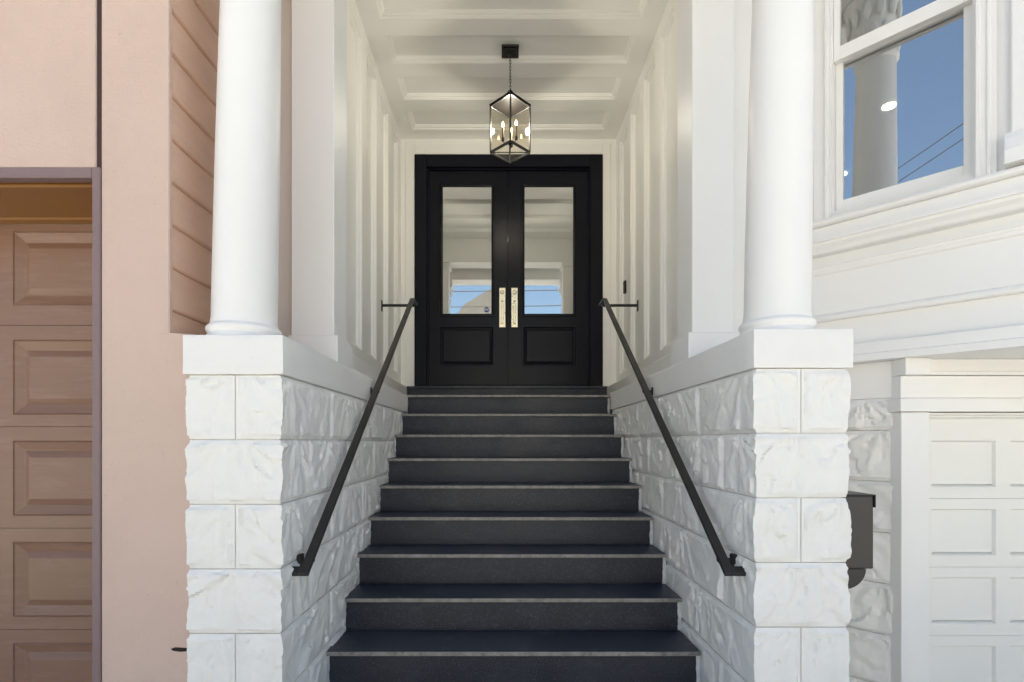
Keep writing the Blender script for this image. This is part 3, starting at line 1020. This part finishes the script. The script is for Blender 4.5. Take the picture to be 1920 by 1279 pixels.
# ================================================================== lantern
LX, LY = 0.073, 4.6
lan = thing('hanging_lantern', (LX, LY, 2.5), 'black square lantern with candle bulbs hanging from the porch ceiling', 'lantern')
cnp = B()
cz = CEIL - 0.001
cnp.box(LX - 0.075, LX + 0.075, LY - 0.075, LY + 0.075, cz - 0.016, cz, 0.003)
cnp.box(LX - 0.056, LX + 0.056, LY - 0.056, LY + 0.056, cz - 0.030, cz - 0.0165, 0.003)
cnp.build('canopy', 'black_metal', lan)
ch = B()
ztop, zbot = cz - 0.031, 3.075
ch.lathe((LX, LY, ztop - 0.03), [(0.012, 0), (0.016, 0.01), (0.012, 0.03)], 16)
nl = 11
Lk = (ztop - 0.03 - zbot) / nl
for i in range(nl):
    zc = zbot + (i + 0.5) * Lk
    a = 0.35 if i % 2 else 0.35 + math.pi / 2
    pts = []
    for k in range(14):
        ph = 2 * math.pi * k / 14
        rr = 0.0085 * math.cos(ph)
        pts.append((LX + rr * math.cos(a), LY + rr * math.sin(a), zc + (Lk * 0.66) * math.sin(ph)))
    ch.tube(pts, 0.0024, 6, closed=True)
ch.build('chain', 'black_metal', lan)
zt, zb = 2.955, 2.545
hd_ = 0.173                      # half diagonal
cor = [(0, -1), (1, 0), (0, 1), (-1, 0)]


def cpt(k, r, z):
    return Vector((LX + cor[k % 4][0] * r, LY + cor[k % 4][1] * r, z))


rf = B()
def slab(b, r0, z0, r1, z1):
    lo = [b.v(*cpt(k, r0, z0)) for k in range(4)]
    hi = [b.v(*cpt(k, r1, z1)) for k in range(4)]
    b.face(lo)
    b.face(hi[::-1])
    for k in range(4):
        b.face([lo[k], lo[(k + 1) % 4], hi[(k + 1) % 4], hi[k]])
slab(rf, 0.183, zt, 0.183, zt + 0.012)
slab(rf, 0.175, zt + 0.0125, 0.165, zt + 0.024)
slab(rf, 0.160, zt + 0.0245, 0.05, zt + 0.075)
slab(rf, 0.045, zt + 0.0755, 0.04, zt + 0.095)
ring = [(LX + 0.022 * math.cos(t * math.pi / 10), LY, zt + 0.115 + 0.022 * math.sin(t * math.pi / 10)) for t in range(20)]
rf.tube(ring, 0.004, 6, closed=True)
rf.build('roof', 'bronze_metal', lan)
# side loop of the roof
lp = B()
q = Vector((LX - 0.06, LY + 0.06, zt + 0.02))
lp.bar(q, q + Vector((0, 0, 0.10)), 0.010, 0.006)
lp.bar(q + Vector((0, 0, 0.098)), q + Vector((0.045, -0.045, 0.045)), 0.010, 0.006)
lp.build('roof_loop', 'black_metal', lan)
fm = B()
for k in range(4):
    a, b_ = cpt(k, hd_, zb), cpt(k, hd_, zt)
    fm.bar(a, b_, 0.012, 0.012, (1, 1, 0))
    for z_, tk in ((zb, 0.022), (zt - 0.007, 0.012)):
        p, q = cpt(k, hd_, z_), cpt(k + 1, hd_, z_)
        fm.bar(p, q, 0.012, tk)
for z_ in (zb,):
    fm.bar(cpt(0, 0.165, z_ - 0.008), cpt(0, 0.0, z_ - 0.008), 0.002, 0.002)
fm.build('frame', 'black_metal', lan)
for k in range(4):
    b = B()
    p, q = cpt(k, hd_ - 0.003, zb), cpt(k + 1, hd_ - 0.003, zb)
    b.face([b.v(p.x, p.y, zb), b.v(q.x, q.y, zb), b.v(q.x, q.y, zt), b.v(p.x, p.y, zt)])
    b.build('glass_pane', 'lantern_glass', lan)
stem = B()
stem.tube([(LX, LY, zb + 0.07), (LX, LY, zb - 0.004)], 0.005, 8)
stem.bar(cpt(3, hd_ - .008, zb), cpt(1, hd_ - .008, zb), 0.008, 0.006)
stem.lathe((LX, LY, zb + 0.06), [(0.004, 0), (0.016, 0.01), (0.016, 0.02), (0.006, 0.035)], 16)
stem.build('stem', 'bronze_metal', lan)
for k in range(3):
    a = math.radians(200 + 120 * k)
    cx, cy = LX + 0.068 * math.cos(a), LY + 0.068 * math.sin(a)
    arm = B()
    pts = []
    for i in range(9):
        f = i / 8
        pts.append((LX + 0.068 * f * math.cos(a), LY + 0.068 * f * math.sin(a), zb + 0.075 - 0.022 * math.sin(math.pi * f) + 0.012 * f))
    arm.tube(pts, 0.0032, 6)
    arm.lathe((cx, cy, zb + 0.083), [(0.006, 0), (0.013, 0.006), (0.013, 0.03)], 16)
    arm = arm.build('candle_arm', 'bronze_metal', lan)
    B().lathe((cx, cy, zb + 0.1135), [(0.0095, 0), (0.0095, 0.092)], 16).build('candle_sleeve', 'candle', arm, smooth=40)
    B().lathe((cx, cy, zb + 0.206), [(0.004, 0), (0.009, 0.012), (0.010, 0.02), (0.007, 0.034), (0.002, 0.05)], 12).build('bulb', 'bulb_glow', arm, smooth=True)

pl = bpy.data.lights.new('lantern_light', 'POINT')
pl.energy = 5.0
pl.color = (1.0, 0.97, 0.92)
pl.shadow_soft_size = 0.03
plo = bpy.data.objects.new('lantern_light', pl)
plo.parent = lan
plo.location = Vector((LX, LY, zb + 0.285 + E)) - WPOS[lan.name]
COL.objects.link(plo)

# ================================================================== doorbell, mailbox, sticker
dbl = thing('doorbell', (RW - 0.01, 5.62, PZ(550, 5.62)), 'slim black video doorbell on the right panelled porch wall', 'doorbell')
B().box(RW + 0.010, RW + 0.034, 5.592, 5.648, PZ(550, 5.62), PZ(527, 5.62), 0.006, 2).build('body', 'black_metal', dbl)
lens = B(side(RW + 0.0095, -1))
ring = [(5.62 + 0.012 * math.cos(t * math.pi / 8), PZ(532, 5.62) + 0.012 * math.sin(t * math.pi / 8), 0.001) for t in range(16)]
lens.tube(ring, 0.002, 6, closed=True)
lens.build('button_ring', 'mailbox_metal', dbl)

MD = 2.15
mz0, mz1 = PZ(1067, MD), PZ(928, MD)
mx0, mx1 = 1.418, PX(1638, MD)
mb = thing('mailbox', (1.47, MD + 0.18, mz0 - 0.1), 'dark grey wall mailbox with newspaper loop on the right stone wall', 'mailbox')
B().box(mx0, mx1, MD, MD + 0.36, mz0, mz1 - 0.004, 0.006, 2).build('box', 'mailbox_metal', mb)
lid = B()
lid.box(mx0 - 0.0, mx1 + 0.006, MD - 0.006, MD + 0.366, mz1 - 0.003, mz1 + 0.002, 0.001)
lid.box(mx1 + 0.002, mx1 + 0.006, MD - 0.006, MD + 0.366, mz1 - 0.052, mz1 - 0.0031, 0.001)
lid.build('lid', 'black_metal', mb)
loop = B()
lz = mz0 - 0.006
n = 18
for e_, (r0, r1) in enumerate(((0.082, 0.078),)):
    va, vb = [], []
    for i in range(n + 1):
        a = math.pi + math.pi * i / n
        cx = mx0 + 0.0
        va.append((cx + 0.094 * math.cos(a), lz + 0.084 * math.sin(a)))
        vb.append((cx + 0.079 * math.cos(a), lz + 0.079 * math.sin(a)))
    va = [p for p in va if p[0] >= mx0 - 0.001]
    pts = [(mx0, lz)] + va
    A = [loop.v(x, MD + 0.02, z) for x, z in pts]
    C = [loop.v(x, MD + 0.34, z) for x, z in pts]
    loop.face(A)
    loop.face(C[::-1])
    for i in range(len(pts)):
        loop.face([A[i], A[(i + 1) % len(pts)], C[(i + 1) % len(pts)], C[i]])
loop.build('newspaper_roll', 'black_metal', mb, smooth=30)
B().box(1.393, mx0 + 0.001, MD + 0.03, MD + 0.33, mz0 + 0.02, mz1 - 0.03).build('mounting_plate', 'black_metal', mb)

sx, sz = PX(912.5, LD), PZ(580.5, LD)
stk = thing('security_sticker', (sx, LD, sz - 0.03), 'small round blue sticker with white lettering on the left door glass', 'sticker')
b = B(front(LD + 0.0115))
vs8 = [b.v(sx + 0.031 * math.cos(k * math.pi / 4 + math.pi / 8), sz + 0.031 * math.sin(k * math.pi / 4 + math.pi / 8), 0.0008) for k in range(8)]
b.face(vs8)
b.build('sticker_disc', 'sticker_blue', stk)


def text_mesh(body, size, x, z, y, mat, parent, name, shear=0.0):
    cu = bpy.data.curves.new(name, 'FONT')
    cu.body = body
    cu.size = size
    cu.align_x = 'CENTER'
    cu.align_y = 'CENTER'
    cu.shear = shear
    cu.offset = size * 0.03
    to = bpy.data.objects.new(name + '_tmp', cu)
    COL.objects.link(to)
    dg = bpy.context.evaluated_depsgraph_get()
    me = bpy.data.meshes.new_from_object(to.evaluated_get(dg))
    bpy.data.objects.remove(to, do_unlink=True)
    me.materials.clear()
    me.materials.append(MATS[mat])
    o = bpy.data.objects.new(name, me)
    COL.objects.link(o)
    o.rotation_euler = (math.pi / 2, 0, 0)
    wp = Vector((x, y, z + E))
    o.parent = parent
    o.location = wp - WPOS[parent.name]
    register(o, wp)
    return o


text_mesh('ADT', 0.026, sx, sz + 0.001, LD + 0.0095, 'sticker_white', stk, 'lettering', 0.25)

# ================================================================== pink house
PD = 2.15
pk = thing('pink_house', (-2.5, 3, G), 'neighbouring pink stucco house with a brown garage door and wood siding', 'house')
PXr = PX(318, PD)
ztop = 6.2
sw = B()
sw.box(-6.0, PX(179.5, PD), PD, PD + 0.12, PZ(315, PD), ztop, 0.004)
sw.build('stucco_wall', 'pink_stucco', pk)
boxpart('wall_top', 'pink_stucco', pk, -6.0, PXr - 0.02, PD + 0.125, 12.0, 3.0, ztop)
pr = B()
zs_ = PZ(626.5, PD)
outl = [(PX(191, PD), G), (-1.262, G), (-1.262, zs_), (PXr, zs_), (PXr, ztop), (PX(191, PD), ztop)]
A = [pr.v(x, PD - 0.004, z) for x, z in outl]
C = [pr.v(x, PD + 0.012, z) for x, z in outl]
pr.face(A)
pr.face(C[::-1])
for i in range(6):
    pr.face([A[i], A[(i + 1) % 6], C[(i + 1) % 6], C[i]])
bmesh.ops.bevel(pr.bm, geom=[e for e in pr.bm.edges if abs(e.verts[0].co.y - e.verts[1].co.y) < 1e-5], offset=0.004, segments=2, affect='EDGES')
pr.build('stucco_pier', 'pink_stucco', pk)
boxpart('corner_board', 'pink_stucco', pk, PX(297.3, PD), PXr, PD - 0.0065, PD - 0.0042, PZ(626, PD), ztop, 0.0008)
boxpart('lower_wall', 'pink_stucco', pk, PXr - 0.012, -1.268, PD + 0.0125, PD + 0.4, G, zs_ - 0.002, 0.001)
boxpart('dark_gap_strip', 'dark_brown', pk, PX(179, PD), PX(191.5, PD), PD + 0.006, PD + 0.12, PZ(316, PD), ztop)
# slot where a bracket rusted away
sl_ = B()
z = PZ(1217, PD)
slp = [(PX(322, PD), z + .003), (PX(330, PD), z + .009), (PX(352, PD), z + .006), (PX(358, PD), z + .008), (PX(358, PD), z - .006), (PX(340, PD), z - .009), (PX(326, PD), z - .005)]
A = [sl_.v(x, PD - 0.0065, zz_) for x, zz_ in slp]
C = [sl_.v(x, PD + 0.02, zz_) for x, zz_ in slp]
sl_.face(A)
for i in range(len(slp)):
    sl_.face([A[i], A[(i + 1) % len(slp)], C[(i + 1) % len(slp)], C[i]])
sl_.build('rusty_slot', 'rust', pk, label='dark rusty slot in the pink stucco')
# siding on the side wall facing the porch
sidew = B().box(PXr - 0.20, PXr - 0.016, PD + 0.0125, 9.0, G, ztop).build('side_wall', 'pink_wood', pk)
EXP = 0.1775
z0 = PZ(25, PD + 0.03)
zlist = [z0 - EXP * k for k in range(-2, 12)]
for zz_ in zlist:
    if zz_ < PZ(640, PD) - 0.3: continue
    b = B(side(PXr - 0.016, 1))
    lo_, hi_ = zz_ - EXP, zz_ - 0.001
    prof = [(0.0, lo_), (0.010, lo_), (0.020, lo_ + 0.004), (0.024, lo_ + 0.010), (0.023, lo_ + 0.018), (0.009, hi_ - 0.004), (0.007, hi_), (0.0, hi_)]
    b.extrude_profile(prof, PD + 0.013, 5.0).build('siding_board', 'pink_wood', sidew)
# garage opening
c0, c1 = PX(175, PD), PX(190.7, PD)
ct, cb_ = PZ(314.5, PD), PZ(335, PD)
gc = B()
gc.box(c0, c1, PD - 0.010, PD + 0.10, G, ct - .001, 0.004)
gc.box(-6.0, c0 - .0005, PD - 0.009, PD + 0.034, cb_, ct - .0015, 0.004)
gcase = gc.build('garage_casing', 'mauve_paint', pk)
PGD = 2.60
sf = B()
sf.box(-6.0, c0 - .001, PD + 0.0355, PGD + 0.1, cb_ + 0.010, cb_ + 0.05)
sf.box(-6.0, c0 - .001, PD + 0.06, PD + 0.10, cb_ - 0.004, cb_ + 0.0095, 0.003)
sf.build('garage_soffit', 'brown_bounce_paint', pk)
zdt = PZ(421, PGD)
ms = B(front(PGD))
ms.extrude_profile([(0.0, zdt + 0.001), (0.045, zdt + 0.004), (0.055, zdt + 0.012), (0.055, zdt + 0.024), (0.06, zdt + 0.026), (0.075, zdt + 0.045), (0.08, zdt + 0.05), (0.095, zdt + 0.052), (0.095, zdt + 0.064), (0.115, zdt + 0.066), (0.115, cb_ + 0.012), (0.0, cb_ + 0.012)], -6.0, c1 + 0.1)
ms.build('garage_stop_moulding', 'brown_bounce_paint', pk)
boxpart('garage_jamb', 'brown_paint', pk, PX(182, PD), PX(186, PD) + 0.02, PD + 0.101, PGD + 0.1, G, cb_ + 0.01)
pgd = B().box(-6.0, c1 + 0.1, PGD + 0.03, PGD + 0.06, G, zdt).build('garage_door', 'brown_paint', pk, label='brown raised-panel garage door')
joints = [zdt + 0.0] + [PZ(610, PGD) - 0.5045 * k for k in range(5)]
RP = [(0, 0), (0.004, 0.004), (0.008, -0.002), (0.044, -0.016), (0.052, -0.018), (0.056, -0.015), (0.082, -0.002), (0.086, -0.001)]
for k in range(5):
    v1 = joints[k] - 0.0012
    v0 = max(joints[k + 1] if k + 1 < len(joints) else G, G) + 0.0012
    if v0 >= v1: break
    if k == 0:
        pz1, pz0 = PZ(434, PGD), PZ(573, PGD)
    else:
        pz1, pz0 = PZ(637, PGD) - 0.5025 * (k - 1), PZ(778, PGD) - 0.5025 * (k - 1)
    pz0 = max(pz0, v0 + 0.02)
    hs = []
    x = PX(24, PGD)
    for j in range(4):
        xa = x - j * 0.66
        hs.append((xa, xa + 0.56, pz0, pz1))
    us = sorted({-6.0, c1 + 0.1, *[h[0] for h in hs], *[min(h[1], c1 + 0.099) for h in hs]})
    b = B(front(PGD)).sheet(us, [v0, pz0, pz1, v1], hs)
    b.rect_sweep(us[0], us[-1], v0, v1, [(0, 0), (0, -0.025)])
    b.build('door_section', 'brown_paint', pgd, recalc=False)
    for h in hs[:2]:
        B(front(PGD)).rect_sweep(*h, RP, fill=True).build('raised_panel', 'brown_paint', pgd, recalc=False)

# ================================================================== across the street (seen in the glass)
def far_house(x0, x1, y, zt, roof, mat, label):
    t = thing('house_across', ((x0 + x1) / 2, y, G), label, 'house', 'houses across the street')
    B().box(x0, x1, y - 9, y, G, zt).build('wall', mat, t)
    if roof:
        b = B()
        xm = (x0 + x1) / 2
        prof = [(x0 - .4, zt + .002), (x0 + (x1 - x0) * .16, zt + roof * .62), (xm, zt + roof), (x1 - (x1 - x0) * .16, zt + roof * .62), (x1 + .4, zt + .002)]
        A = [b.v(x, y + .3, z) for x, z in prof]
        C = [b.v(x, y - 9.2, z) for x, z in prof]
        b.face(A); b.face(C[::-1])
        for i in range(5):
            b.face([A[i], A[(i + 1) % 5], C[(i + 1) % 5], C[i]])
        b.build('roof', 'roof_grey', t)
    else:
        B().box(x0 - .2, x1 + .2, y - 9, y + .35, zt + .002, zt + .5, .03).build('cornice', 'white_paint', t)
    for r in range(2):
        for c in range(3):
            cx = x0 + (x1 - x0) * (c + .5) / 3
            z = G + 1.6 + r * 3.2
            wf = B().box(cx - .65, cx + .65, y + .002, y + .08, z - .1, z + 1.9, .02).build('window', 'white_paint', t)
            B().box(cx - .5, cx + .5, y + .082, y + .09, z + .05, z + 1.75).build('pane', 'window_dark', wf)


far_house(-2.7, 1.5, -17, 6.2, 2.2, 'house_cream', 'cream house with curved gable roof across the street')
far_house(1.9, 11.5, -17, 5.6, 0, 'house_grey', 'pale grey flat-roofed house across the street, beside the gabled one')
far_house(-12.5, -3.1, -17, 5.4, 0, 'house_cream', 'cream flat-roofed house across the street, beside the gabled one')
for y, z, lb in ((-12.0, 6.2, 'lowest of the overhead utility wires reflected in the door glass'), (-12.3, 7.0, 'second lowest overhead utility wire reflected in the door glass'),
                 (-12.1, 11.5, 'second highest overhead utility wire, reflected in the bay window'), (-12.4, 12.3, 'highest overhead utility wire, reflected in the bay window')):
    b = B()
    pts = [(x, y, z + 0.0012 * x * x + 0.012 * x) for x in range(-40, 41, 2)]
    b.tube(pts, 0.02, 5)
    b.build('power_line', 'wire', label=lb, cat='wire', group='overhead utility wires')
